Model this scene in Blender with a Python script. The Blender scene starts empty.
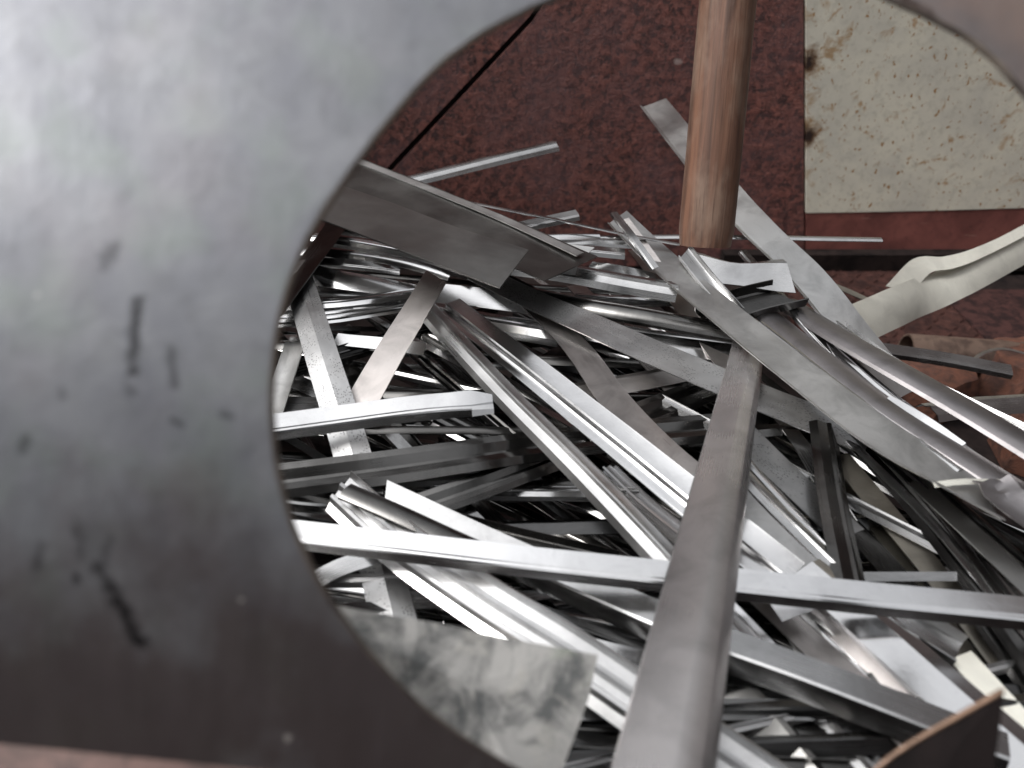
import bpy, math, random
from mathutils import Vector, Matrix, noise
R = math.radians
scene = bpy.context.scene
C = scene.collection
random.seed(11)

# ------------------------------------------------------------------ camera
CAM = Vector((0.0, 0.0, 0.80)); PITCH = 35.0; FPX = 740.0
cam_d = bpy.data.cameras.new('camera'); cam = bpy.data.objects.new('camera', cam_d); C.objects.link(cam)
cam.location = CAM; cam.rotation_euler = (R(90 - PITCH), 0, 0)
cam_d.sensor_width = 36; cam_d.lens = FPX * 36 / 1024
cam_d.clip_start = 0.02; cam_d.clip_end = 200
cam_d.dof.use_dof = True; cam_d.dof.focus_distance = 0.86; cam_d.dof.aperture_fstop = 4.6
scene.camera = cam

# ------------------------------------------------------------------ world, sun, exposure
SUN_EL, SUN_AZ = 52.0, 98.0       # the sun stands to the left behind thin cloud
sdir = Vector((-math.sin(R(SUN_AZ)) * math.cos(R(SUN_EL)), math.cos(R(SUN_AZ)) * math.cos(R(SUN_EL)), math.sin(R(SUN_EL))))
w = bpy.data.worlds.new('World'); scene.world = w; w.use_nodes = True
nt = w.node_tree; nt.nodes.clear()
def wn(t, **k):
    n = nt.nodes.new(t)
    for a, b in k.items(): setattr(n, a, b)
    return n
sky = wn('ShaderNodeTexSky', sky_type='NISHITA'); sky.sun_disc = False
sky.sun_elevation = R(SUN_EL); sky.sun_rotation = R(-SUN_AZ); sky.dust_density = 6; sky.air_density = 1.0; sky.ozone_density = 1
hs = wn('ShaderNodeHueSaturation'); hs.inputs['Saturation'].default_value = 0.10
tc = wn('ShaderNodeTexCoord'); sep = wn('ShaderNodeSeparateXYZ')
mp = wn('ShaderNodeMapping'); mp.inputs['Scale'].default_value = (1, 1, 1.6)
cl = wn('ShaderNodeTexNoise'); cl.inputs['Scale'].default_value = 2.3; cl.inputs['Detail'].default_value = 5; cl.inputs['Roughness'].default_value = .6
cr = wn('ShaderNodeMapRange'); cr.inputs[1].default_value = .36; cr.inputs[2].default_value = .62; cr.inputs[3].default_value = .7; cr.inputs[4].default_value = 1.3
el = wn('ShaderNodeMapRange'); el.inputs[1].default_value = 0.10; el.inputs[2].default_value = .92; el.inputs[3].default_value = .03; el.inputs[4].default_value = 1.5   # overcast: zenith about three times the horizon and more
mu = wn('ShaderNodeMath', operation='MULTIPLY'); vm = wn('ShaderNodeVectorMath', operation='SCALE')
bg = wn('ShaderNodeBackground'); bg.inputs['Strength'].default_value = 0.13; wo = wn('ShaderNodeOutputWorld')
L = nt.links.new
L(tc.outputs['Generated'], sep.inputs[0]); L(tc.outputs['Generated'], mp.inputs[0]); L(mp.outputs[0], cl.inputs['Vector'])
L(cl.outputs['Fac'], cr.inputs[0]); L(sep.outputs['Z'], el.inputs[0]); L(cr.outputs[0], mu.inputs[0]); L(el.outputs[0], mu.inputs[1])
L(sky.outputs[0], hs.inputs['Color']); L(hs.outputs[0], vm.inputs[0]); L(mu.outputs[0], vm.inputs['Scale'])
L(vm.outputs[0], bg.inputs['Color']); L(bg.outputs[0], wo.inputs['Surface'])
sd = bpy.data.lights.new('sun', 'SUN'); sd.energy = 1.0; sd.angle = R(12); sd.color = (1, .96, .92)
sun = bpy.data.objects.new('sun', sd); C.objects.link(sun); sun.rotation_euler = sdir.to_track_quat('Z', 'Y').to_euler(); sun.location = (-2, -1, 4)
scene.view_settings.view_transform = 'Standard'; scene.view_settings.look = 'None'
scene.view_settings.exposure = 0.56; scene.view_settings.gamma = 1
scene.cycles.use_denoising = True; scene.cycles.max_bounces = 8; scene.cycles.glossy_bounces = 6; scene.cycles.diffuse_bounces = 4

# ------------------------------------------------------------------ pixel <-> place
cp, sp = math.cos(R(PITCH)), math.sin(R(PITCH))
FWD = Vector((0, cp, -sp)); UP = Vector((0, sp, cp)); RT = Vector((1, 0, 0))
def ray(px, py): return FWD + RT * ((px - 512) / FPX) + UP * ((384 - py) / FPX)
def at_z(px, py, z):
    d = ray(px, py); return CAM + d * ((z - CAM.z) / d.z)
def at_y(px, py, y):
    d = ray(px, py); return CAM + d * ((y - CAM.y) / d.y)
def at_d(px, py, dep): return CAM + ray(px, py) * dep
def proj(p):
    q = p - CAM; k = q.dot(FWD)
    return 512 + FPX * q.dot(RT) / k, 384 - FPX * q.dot(UP) / k

# ------------------------------------------------------------------ materials
def new_mat(name):
    m = bpy.data.materials.new(name); m.use_nodes = True
    return m, m.node_tree, m.node_tree.nodes['Principled BSDF']
def N(t, typ, **k):
    n = t.nodes.new(typ)
    for a, b in k.items(): setattr(n, a, b)
    return n
def noise_n(t, vec, scale, detail=4, rough=.55, dist=0, off=None):
    n = N(t, 'ShaderNodeTexNoise'); n.inputs['Scale'].default_value = scale; n.inputs['Detail'].default_value = detail
    n.inputs['Roughness'].default_value = rough; n.inputs['Distortion'].default_value = dist
    t.links.new(vec, n.inputs['Vector']); return n.outputs['Fac']
def mapr(t, src, a, b, c, d):
    n = N(t, 'ShaderNodeMapRange'); t.links.new(src, n.inputs[0])
    for i, v in enumerate((a, b, c, d)): n.inputs[i + 1].default_value = v
    return n.outputs[0]
def mapping(t, vec, scale=(1, 1, 1), loc=(0, 0, 0), rot=(0, 0, 0)):
    n = N(t, 'ShaderNodeMapping'); n.inputs['Scale'].default_value = scale; n.inputs['Location'].default_value = loc; n.inputs['Rotation'].default_value = rot
    t.links.new(vec, n.inputs[0]); return n.outputs[0]
def mix(t, fac, a, b, mode='MIX'):
    n = N(t, 'ShaderNodeMix', data_type='RGBA', blend_type=mode)
    for i, v in ((0, fac), (6, a), (7, b)):
        if hasattr(v, 'links') or hasattr(v, 'is_output'): t.links.new(v, n.inputs[i])
        else: n.inputs[i].default_value = v if i == 0 else (*v, 1)
    return n.outputs[2]
def math_n(t, op, a, b=None, clamp=False):
    n = N(t, 'ShaderNodeMath', operation=op); n.use_clamp = clamp
    for i, v in ((0, a), (1, b)):
        if v is None: continue
        if hasattr(v, 'is_output'): t.links.new(v, n.inputs[i])
        else: n.inputs[i].default_value = v
    return n.outputs[0]
def bump(t, h, strength, dist, bsdf, prev=None):
    n = N(t, 'ShaderNodeBump'); n.inputs['Strength'].default_value = strength; n.inputs['Distance'].default_value = dist
    t.links.new(h, n.inputs['Height'])
    if prev: t.links.new(prev, n.inputs['Normal'])
    if bsdf: t.links.new(n.outputs[0], bsdf.inputs['Normal'])
    return n.outputs[0]

def steel(name, base=(.62, .62, .63), rough=.2, spread=.14, scuff=0.0, dirt=.25, metal=1.0, aniso=.35, marks=False):
    """rolled / brushed sheet steel; UV.x runs along the strip in metres, UV.y across it"""
    m, t, b = new_mat(name)
    uv = N(t, 'ShaderNodeTexCoord'); oi = N(t, 'ShaderNodeObjectInfo')
    add = N(t, 'ShaderNodeVectorMath', operation='ADD'); sc = N(t, 'ShaderNodeVectorMath', operation='SCALE'); sc.inputs['Scale'].default_value = 7
    cmb = N(t, 'ShaderNodeCombineXYZ')
    for i in range(3): t.links.new(oi.outputs['Random'], cmb.inputs[i])
    t.links.new(cmb.outputs[0], sc.inputs[0]); t.links.new(uv.outputs['UV'], add.inputs[0]); t.links.new(sc.outputs[0], add.inputs[1])
    v = add.outputs[0]
    streak = noise_n(t, mapping(t, v, (5, 900, 1)), 1, 4, .6)
    fine = noise_n(t, mapping(t, v, (40, 2600, 1)), 1, 2, .6)
    blot = noise_n(t, v, 24, 5, .62, .6)
    big = noise_n(t, v, 9, 3, .5, .3)
    speck = noise_n(t, v, 420, 3, .7)
    c1 = mix(t, mapr(t, blot, .42, .68, 0, 1), base, tuple(x * (1 - dirt) for x in base))
    c2 = mix(t, mapr(t, speck, .66, .74, 0, .35 + .4 * scuff), c1, tuple(x * .35 for x in base))
    rnd = mapr(t, oi.outputs['Random'], 0, 1, .86, 1.12)
    hv = N(t, 'ShaderNodeHueSaturation'); t.links.new(rnd, hv.inputs['Value']); t.links.new(c2, hv.inputs['Color'])
    col = hv.outputs[0]
    r1 = mapr(t, streak, .3, .7, -spread * .25, spread * .25)
    r2 = mapr(t, big, .35, .65, -spread * .45, spread * .7)
    r3 = math_n(t, 'ADD', math_n(t, 'ADD', r1, r2), rough, True)
    r4 = math_n(t, 'MAXIMUM', r3, .07)
    h = math_n(t, 'ADD', math_n(t, 'MULTIPLY', streak, .6), math_n(t, 'MULTIPLY', fine, .4))
    nb = bump(t, h, .07 + .2 * scuff, .0002, None)
    nb = bump(t, blot, .12 + .25 * scuff, .0012, b, nb)
    if marks:
        # rolled-in emboss marks in a row of short strokes down one edge
        vo = N(t, 'ShaderNodeTexVoronoi'); vo.inputs['Scale'].default_value = 1
        t.links.new(mapping(t, v, (300, 560, 1), rot=(0, 0, .35)), vo.inputs['Vector'])
        sepu = N(t, 'ShaderNodeSeparateXYZ'); t.links.new(uv.outputs['UV'], sepu.inputs[0])
        mk = mapr(t, vo.outputs['Distance'], .22, .42, 1, 0)
        gate = mapr(t, noise_n(t, mapping(t, v, (60, 60, 1)), 1, 3, .5), .46, .54, 0, 1)
        mk = math_n(t, 'MULTIPLY', mk, gate)
        col = mix(t, math_n(t, 'MULTIPLY', mk, .75), col, tuple(x * .22 for x in base))
        nb = bump(t, mk, -.5, .0006, b, nb)
        r4 = math_n(t, 'ADD', r4, math_n(t, 'MULTIPLY', mk, .2))
    t.links.new(col, b.inputs['Base Color']); t.links.new(r4, b.inputs['Roughness'])
    b.inputs['Metallic'].default_value = metal
    return m
M = {}
M['bright'] = steel('bright_rolled_steel', (.76, .76, .765), .17, .12, 0, .12)
M['steel'] = steel('brushed_steel', (.55, .55, .55), .22, .16, .1, .22)
M['dark'] = steel('darkened_steel', (.15, .147, .143), .22, .16, .15, .35)  # dark steel, base lowered further so the heap's shaded gaps go black
M['brown'] = steel('warm_grey_steel', (.50, .47, .455), .33, .16, .5, .3)
M['matt'] = steel('matt_grey_steel', (.50, .50, .495), .42, .14, .6, .3)
M['marked'] = steel('scuffed_marked_steel', (.56, .56, .56), .36, .14, .6, .2, marks=True)
M['dull'] = steel('dull_smooth_steel', (.30, .295, .285), .32, .08, .2, .15)
M['deepsteel'] = steel('shaded_buried_steel', (.15, .15, .15), .20, .14, .2, .3)  # darkened copy of the steel: shade deep in the heap put into colour
M['rounds'] = steel('rubbed_round_steel', (.30, .285, .29), .42, .08, .4, .25)
M['bigbar'] = steel('worn_pinkish_grey_steel', (.50, .48, .48), .29, .08, .9, .25, metal=.78)
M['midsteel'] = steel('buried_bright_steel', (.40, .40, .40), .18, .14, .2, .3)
M['tan'] = steel('tan_film_steel', (.42, .39, .34), .42, .12, .5, .3)
M['satin'] = steel('satin_steel', (.70, .70, .70), .33, .12, .25, .2)
M['smoky'] = steel('smoky_dull_steel', (.19, .187, .18), .40, .10, .2, .3)
M['olive'] = steel('dull_tan_film_steel', (.25, .235, .20), .38, .12, .6, .3)
M['pale'] = steel('pale_zinc_ribbon', (.72, .71, .64), .42, .12, .3, .16, metal=.55)
M['bars'] = steel('worn_flat_bar_steel', (.46, .43, .42), .30, .10, .5, .2)

def mat_galv():
    m, t, b = new_mat('blotched_galvanised_sheet')
    v = N(t, 'ShaderNodeTexCoord').outputs['Object']
    a = noise_n(t, v, 30, 6, .66, .5); f = noise_n(t, v, 60, 5, .6, .4)
    c = mix(t, mapr(t, a, .43, .60, 0, 1), (.48, .465, .44), (.165, .168, .165))
    c = mix(t, mapr(t, f, .56, .66, 0, .7), c, (.52, .50, .46))
    g = noise_n(t, mapping(t, v, loc=(3, 1, 2)), 26, 3, .5)
    c = mix(t, mapr(t, g, .60, .70, 0, .4), c, (.27, .33, .22))
    t.links.new(c, b.inputs['Base Color']); t.links.new(mapr(t, a, .35, .65, .34, .6), b.inputs['Roughness'])
    b.inputs['Metallic'].default_value = .75; bump(t, f, .3, .002, b); return m
M['galv'] = mat_galv()

def seg_mask(t, xy, a, b, r, dist):
    """soft stroke from a to b (sheet coordinates in metres) with an uneven edge"""
    ax, ay = a; bx, by = b
    L2 = max((bx - ax) ** 2 + (by - ay) ** 2, 1e-9)
    s = N(t, 'ShaderNodeSeparateXYZ'); t.links.new(xy, s.inputs[0])
    dx = math_n(t, 'SUBTRACT', s.outputs[0], ax); dy = math_n(t, 'SUBTRACT', s.outputs[1], ay)
    k = math_n(t, 'DIVIDE', math_n(t, 'ADD', math_n(t, 'MULTIPLY', dx, bx - ax), math_n(t, 'MULTIPLY', dy, by - ay)), L2, True)
    ex = math_n(t, 'SUBTRACT', dx, math_n(t, 'MULTIPLY', k, bx - ax)); ey = math_n(t, 'SUBTRACT', dy, math_n(t, 'MULTIPLY', k, by - ay))
    d = math_n(t, 'SQRT', math_n(t, 'ADD', math_n(t, 'MULTIPLY', ex, ex), math_n(t, 'MULTIPLY', ey, ey)))
    d = math_n(t, 'ADD', d, math_n(t, 'MULTIPLY', math_n(t, 'SUBTRACT', dist, .5), r * 3.2))
    return mapr(t, d, r * .25, r * 1.25, 1, 0)
def mat_sheet():
    m, t, b = new_mat('stained_hole_sheet_steel')
    uv = N(t, 'ShaderNodeTexCoord').outputs['UV']
    n1 = noise_n(t, uv, 9, 5, .6, .4); n2 = noise_n(t, uv, 30, 5, .65, .3); n3 = noise_n(t, mapping(t, uv, (30, 6, 1)), 1, 4, .6)
    c = mix(t, mapr(t, n1, .38, .66, 0, 1), (.185, .19, .203), (.145, .149, .165))
    c = mix(t, mapr(t, n2, .48, .76, 0, .45), c, (.105, .108, .112))
    c = mix(t, mapr(t, noise_n(t, mapping(t, uv, loc=(5, 2, 0)), 12, 2, .5), .5, .7, 0, .35), c, (.16, .19, .165))
    c = mix(t, mapr(t, noise_n(t, mapping(t, uv, loc=(1, 7, 0)), 8, 2, .5), .5, .7, 0, .12), c, (.23, .195, .205))
    wob = noise_n(t, uv, 65, 4, .6)
    wob2 = noise_n(t, uv, 6, 4, .6)
    c = mix(t, math_n(t, 'MULTIPLY', seg_mask(t, uv, (.96, .80), (1.10, .70), .09, wob2), .85), c, (.30, .225, .195))
    c = mix(t, math_n(t, 'MULTIPLY', seg_mask(t, uv, (.05, .06), (.45, .03), .19, wob2), .8), c, (.07, .054, .054))  # broad brown darkening painted low on the sheet, for its dark reflection
    c = mix(t, math_n(t, 'MULTIPLY', seg_mask(t, uv, (.90, .772), (1.0, .70), .006, wob), .8), c, (.06, .035, .025))
    masks = None
    def P(px, py): return (px / 1000.0, (768 - py) / 1000.0)
    for a, b2, r, k in (((138, 300), (133, 372), .007, .72), ((172, 350), (174, 385), .006, .5), ((112, 250), (105, 262), .010, .45), ((172, 420), (181, 424), .004, .55),
                        ((222, 415), (232, 418), .005, .6), ((77, 528), (82, 552), .008, .5), ((98, 568), (120, 605), .009, .8), ((118, 600), (139, 642), .0085, .9), ((136, 638), (143, 641), .009, .97), ((77, 575), (78, 579), .006, .8),
                        ((40, 545), (36, 565), .006, .45), ((110, 540), (104, 560), .006, .4), ((25, 440), (24, 446), .008, .5), ((60, 390), (62, 396), .006, .35), ((128, 388), (130, 392), .007, .45), ((200, 190), (230, 175), .02, .12)):
        mk = math_n(t, 'MULTIPLY', seg_mask(t, uv, P(*a), P(*b2), r, wob), k)
        masks = mk if masks is None else math_n(t, 'MAXIMUM', masks, mk)
    c = mix(t, masks, c, (.015, .014, .015))
    for p in ((240, 600), (288, 738), (37, 295)):
        c = mix(t, math_n(t, 'MULTIPLY', seg_mask(t, uv, P(*p), P(p[0] + 1, p[1]), .0035, wob), .6), c, (.5, .49, .47))
    t.links.new(c, b.inputs['Base Color'])
    t.links.new(mapr(t, n3,   .3, .7, .46, .58), b.inputs['Roughness']); b.inputs['Metallic'].default_value = .92
    bump(t, n2, .12, .002, b); return m
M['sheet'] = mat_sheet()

def mat_simple(name, col, col2, scale, rough, metal=0, bumpk=.3, lo=.42, hi=.6, bd=.002):
    m, t, b = new_mat(name); v = N(t, 'ShaderNodeTexCoord').outputs['Object']
    a = noise_n(t, v, scale, 6, .65, .3); t.links.new(mix(t, mapr(t, a, lo, hi, 0, 1), col, col2), b.inputs['Base Color'])
    b.inputs['Roughness'].default_value = rough; b.inputs['Metallic'].default_value = metal
    bump(t, a, bumpk, bd, b)
    if name.startswith('grimy'): b.inputs['Specular IOR Level'].default_value = .08
    return m
M['cut'] = mat_simple('heat_tinted_cut_edge', (.15, .125, .105), (.05, .04, .036), 16, .45, .5, .4)
M['cutpale'] = mat_simple('burnt_orange_edge', (.23, .145, .10), (.11, .07, .05), 30, .4, .5, .4)
M['pink'] = mat_simple('faded_red_primer', (.20, .125, .11), (.12, .08, .072), 40, .6, 0)
M['orange'] = mat_simple('orange_rusted_iron', (.13, .050, .030), (.05, .022, .016), 45, .8, 0, .9, .4, .62, .006)
M['tube'] = mat_simple('brown_rusted_tube', (.13, .088, .068), (.06, .038, .03), 38, .6, .25, .6)
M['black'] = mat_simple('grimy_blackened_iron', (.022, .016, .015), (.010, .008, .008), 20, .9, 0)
M['maroon'] = mat_simple('grimy_dark_maroon_iron', (.050, .024, .022), (.020, .012, .012), 40, .9, 0)
M['char'] = mat_simple('grimy_charred_plate', (.013, .010, .010), (.007, .006, .006), 30, .9, 0)
M['soot'] = mat_simple('old_dark_container_paint', (.045, .028, .027), (.022, .016, .016), 14, .7, 0)
M['tread'] = mat_simple('grimy_rusted_tread_plate', (.055, .026, .022), (.024, .013, .012), 50, .8, 0, .8)
M['earth'] = mat_simple('packed_earth', (.13, .10, .08), (.07, .055, .045), 6, .95, 0, .8, .4, .6, .02)

def mat_rustwall():
    m, t, b = new_mat('maroon_primer_rust_wall'); v = N(t, 'ShaderNodeTexCoord').outputs['Object']
    a = noise_n(t, v, 44, 6, .85, .2); f = noise_n(t, v, 52, 4, .8, .3); g = noise_n(t, v, 5, 4, .6); s = noise_n(t, mapping(t, v, loc=(3, 3, 3)), 130, 3, .7)
    c = mix(t, mapr(t, a, .38, .62, 0, 1), (.060, .020, .017), (.28, .10, .078))
    c = mix(t, mapr(t, f, .50, .58, 0, .85), c, (.026, .012, .014))
    c = mix(t, mapr(t, g, .4, .65, 0, .5), c, (.15, .078, .082))
    c = mix(t, mapr(t, s, .63, .70, 0, .6), c, (.25, .15, .13))
    c = mix(t, mapr(t, noise_n(t, v, 14, 2, .4), .73, .76, 0, .8), c, (.38, .30, .28))
    t.links.new(c, b.inputs['Base Color']); t.links.new(mapr(t, a, .3, .7, .75, .5), b.inputs['Roughness'])
    bump(t, a, .8, .006, b); return m
M['wall'] = mat_rustwall()

def mat_cream():
    m, t, b = new_mat('chipped_cream_paint'); uv = N(t, 'ShaderNodeTexCoord').outputs['UV']
    a = noise_n(t, uv, 7, 6, .6, .4); f = noise_n(t, uv, 55, 5, .65, .2); s = noise_n(t, mapping(t, uv, (1, .7, 1)), 90, 3, .6, .3); s2 = noise_n(t, mapping(t, uv, loc=(4, 4, 0)), 19, 5, .65, .6)
    c = mix(t, mapr(t, a, .4, .62, 0, 1), (.72, .685, .575), (.60, .575, .50))
    c = mix(t, mapr(t, f, .5, .7, 0, .5), c, (.42, .40, .33))
    c = mix(t, mapr(t, s, .62, .67, 0, 1), c, (.34, .18, .06))
    c = mix(t, mapr(t, s2, .60, .68, 0, .85), c, (.38, .21, .08))
    sp_ = N(t, 'ShaderNodeSeparateXYZ'); t.links.new(uv, sp_.inputs[0])
    # rust bleeding in from the left seam
    e = math_n(t, 'ADD', mapr(t, sp_.outputs[0], 0, .022, .13, -.16), math_n(t, 'SUBTRACT', noise_n(t, mapping(t, uv, (1, 1.3, 1)), 15, 5, .65, .4), .5))
    c = mix(t, mapr(t, e, .15, .26, 0, .75), c, (.35, .19, .06)); c = mix(t, mapr(t, e, .30, .38, 0, 1), c, (.06, .03, .02))
    cc = at_y(806, 214, 1.64); wb = noise_n(t, uv, 40, 5, .7)
    for (px_, py_, rr) in ((808, 58, .022), (808, 132, .024)):
        q = at_y(px_, py_, 1.64); mk = seg_mask(t, uv, (q.x - cc.x, q.z - cc.z), (q.x - cc.x + .001, q.z - cc.z - .01), rr, wb)
        c = mix(t, mk, c, (.20, .10, .04)); mk = seg_mask(t, uv, (q.x - cc.x, q.z - cc.z), (q.x - cc.x + .001, q.z - cc.z - .01), rr * .55, wb); c = mix(t, mk, c, (.03, .018, .015))
    t.links.new(c, b.inputs['Base Color']); b.inputs['Roughness'].default_value = .55
    bump(t, math_n(t, 'SUBTRACT', f, s), .15, .002, b); return m
M['cream'] = mat_cream()
def mat_redband():
    m, t, b = new_mat('worn_red_paint'); v = N(t, 'ShaderNodeTexCoord').outputs['Object']
    a = noise_n(t, v, 9, 5, .6, .5); f = noise_n(t, v, 70, 5, .65)
    sc = noise_n(t, mapping(t, v, (10, 10, 70), rot=(0, R(-40), 0)), 1, 3, .5)
    c = mix(t, mapr(t, a, .4, .62, 0, 1), (.26, .095, .08), (.15, .055, .048))
    c = mix(t, mapr(t, f, .55, .68, 0, .5), c, (.07, .03, .03)); c = mix(t, mapr(t, sc, .70, .76, 0, .55), c, (.42, .26, .22))
    t.links.new(c, b.inputs['Base Color']); b.inputs['Roughness'].default_value = .5; bump(t, f, .3, .002, b); return m
M['red'] = mat_redband()
def mat_wood():
    m, t, b = new_mat('weathered_wooden_handle'); uv = N(t, 'ShaderNodeTexCoord').outputs['Object']
    gr = noise_n(t, mapping(t, uv, (120, 120, 6)), 1, 5, .65, .6); g2 = noise_n(t, mapping(t, uv, (420, 420, 14)), 1, 3, .6); p = noise_n(t, mapping(t, uv, (1, 1, .5)), 26, 4, .6)
    c = mix(t, mapr(t, gr, .36, .64, 0, 1), (.17, .085, .054), (.070, .036, .025))
    c = mix(t, mapr(t, p, .45, .65, 0, .65), c, (.23, .16, .12)); c = mix(t, mapr(t, g2, .58, .70, 0, .7), c, (.08, .045, .03))
    t.links.new(c, b.inputs['Base Color']); b.inputs['Roughness'].default_value = .5
    bump(t, math_n(t, 'ADD', gr, g2), .35, .002, b); return m
M['wood'] = mat_wood()
M['woodend'] = mat_simple('dark_wood_end_grain', (.045, .028, .02), (.02, .013, .01), 90, .8)

# ------------------------------------------------------------------ mesh helpers
def link(name, verts, faces, mats, parent=None, origin=None, uvs=None, midx=None, smooth=40):
    me = bpy.data.meshes.new(name)
    o0 = Vector(origin) if origin is not None else Vector((0, 0, 0))
    me.from_pydata([tuple(Vector(v) - o0) for v in verts], [], faces)
    for m in (mats if isinstance(mats, (list, tuple)) else [mats]): me.materials.append(m)
    if uvs is not None:
        l = me.uv_layers.new(name='UVMap')
        for lp in me.loops: l.data[lp.index].uv = uvs[lp.vertex_index]
    if midx is not None: me.polygons.foreach_set('material_index', midx)
    me.validate(); me.update()
    import bmesh
    bm = bmesh.new(); bm.from_mesh(me); bmesh.ops.recalc_face_normals(bm, faces=bm.faces); bm.to_mesh(me); bm.free()
    if smooth:
        me.shade_smooth(); me.set_sharp_from_angle(angle=R(smooth))
    o = bpy.data.objects.new(name, me); C.objects.link(o); o.location = o0
    if parent: o.parent = parent; o.matrix_parent_inverse = parent.matrix_world.inverted() if False else Matrix(); o.location = o0 - parent.location
    return o
def tag(o, label=None, cat=None, group=None, kind=None):
    for k, v in (('label', label), ('category', cat), ('group', group), ('kind', kind)):
        if v: o[k] = v
    return o
def box_data(x0, x1, y0, y1, z0, z1):
    v = [(x, y, z) for x in (x0, x1) for y in (y0, y1) for z in (z0, z1)]
    f = [(0, 1, 3, 2), (4, 6, 7, 5), (0, 4, 5, 1), (2, 3, 7, 6), (0, 2, 6, 4), (1, 5, 7, 3)]
    return v, f
def box(name, ext, mat, parent=None):
    v, f = box_data(*ext); return link(name, v, f, mat, parent, ((ext[0] + ext[1]) / 2, (ext[2] + ext[3]) / 2, ext[4]), smooth=0)
def catmull(P, n):
    if len(P) == 2: return [P[0].lerp(P[1], i / (n - 1)) for i in range(n)]
    Q = [P[0] * 2 - P[1]] + P + [P[-1] * 2 - P[-2]]
    out = []; S = len(P) - 1
    for i in range(n):
        u = i / (n - 1) * S; k = min(int(u), S - 1); t = u - k
        a, b, c, d = Q[k:k + 4]
        out.append(.5 * ((2 * b) + (c - a) * t + (2 * a - 5 * b + 4 * c - d) * t * t + (3 * b - a - 3 * c + d) * t ** 3))
    return out

# cross-sections: (across, height) for a strip one unit wide; + across is the side nearer the camera (left side on bars running away)
def arc(r, a0, a1, n, cx=0, cy=0, sy=1): return [(cx + r * math.cos(R(a0 + (a1 - a0) * i / (n - 1))), cy + sy * r * math.sin(R(a0 + (a1 - a0) * i / (n - 1)))) for i in range(n)]
PROF = {
 'flat':   [(-.5, 0), (.5, 0)],
 'bull':   [(-.5, -.36), (-.47, -.24), (-.38, -.10), (-.32, -.055), (-.16, .0), (-.10, .012), (.47, -.03), (.5, -.06)],
 'lipfar': [(-.5, 0), (-.45, .035), (-.43, 0), (.5, 0)],
 'trough': [(-.5, -.10), (-.30, -.02), (-.26, 0), (.22, 0), (.26, -.03), (.38, -.30), (.42, -.30), (.5, -.26)],
 'step':   [(-.5, .01), (-.46, 0), (.02, 0), (.07, -.03), (.10, -.20), (.16, -.23), (.38, -.23), (.43, -.20), (.46, -.10), (.5, -.10)],
 'cup':    [(-.5, .09), (-.25, .02), (0, 0), (.25, .02), (.5, .09)],
 'crown':  [(-.5, -.09), (-.25, -.02), (0, 0), (.25, -.02), (.5, -.09)],
 'crease': [(-.5, -.02), (-.01, .02), (.01, .014), (.5, -.05)],
 'angle':  [(-.5, -.02), (.12, .008), (.16, -.014), (.24, -.016), (.30, -.05), (.44, -.30)],
 'deepangle': [(-.5, 0), (.14, 0), (.20, -.03), (.34, -.52)],
 'angle2': [(-.5, -.26), (-.32, -.03), (-.26, 0), (.5, -.03)],
 'lip':    [(-.5, .12), (-.44, .03), (-.40, 0), (.5, 0)],
 'lipnear':[(-.5, 0), (.36, 0), (.42, .03), (.46, .09), (.5, .10)],
 'ridge':  [(-.5, -.22), (-.36, -.04), (-.20, -.02), (-.10, .02), (-.04, .09), (.02, .09), (.08, .02), (.22, -.02), (.36, -.05), (.5, -.25)],
 'ridge2': [(-.5, .10), (-.42, -.04), (-.22, -.05), (-.16, .08), (-.08, .09), (-.02, -.03), (.12, -.04), (.18, .07), (.26, .07), (.32, -.05), (.5, -.12)],
 'valley': [(-.5, .02), (-.30, 0), (-.12, -.16), (.02, -.17), (.12, -.02), (.34, .0), (.5, -.12)],
 'chan':   [(-.5, .32), (-.46, .03), (-.40, 0), (.40, 0), (.46, .03), (.5, .32)],
 'box':    [(-.5, -.5), (-.5, -.06), (-.44, 0), (.30, 0), (.38, -.06), (.5, -.5)],
 'vee':    [(-.5, -.34), (-.04, 0), (.04, 0), (.5, -.34)],
 'round':  arc(.5, 180, 0, 11, 0, -.28, .75),
 'hump':   arc(.5, 180, 0, 9, 0, -.16, .42),
 'fold':   [(-.5, .02), (-.20, .0), (-.12, -.14), (.0, -.16), (.10, -.02), (.5, .05)],
}
COUNT = [0]
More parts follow.
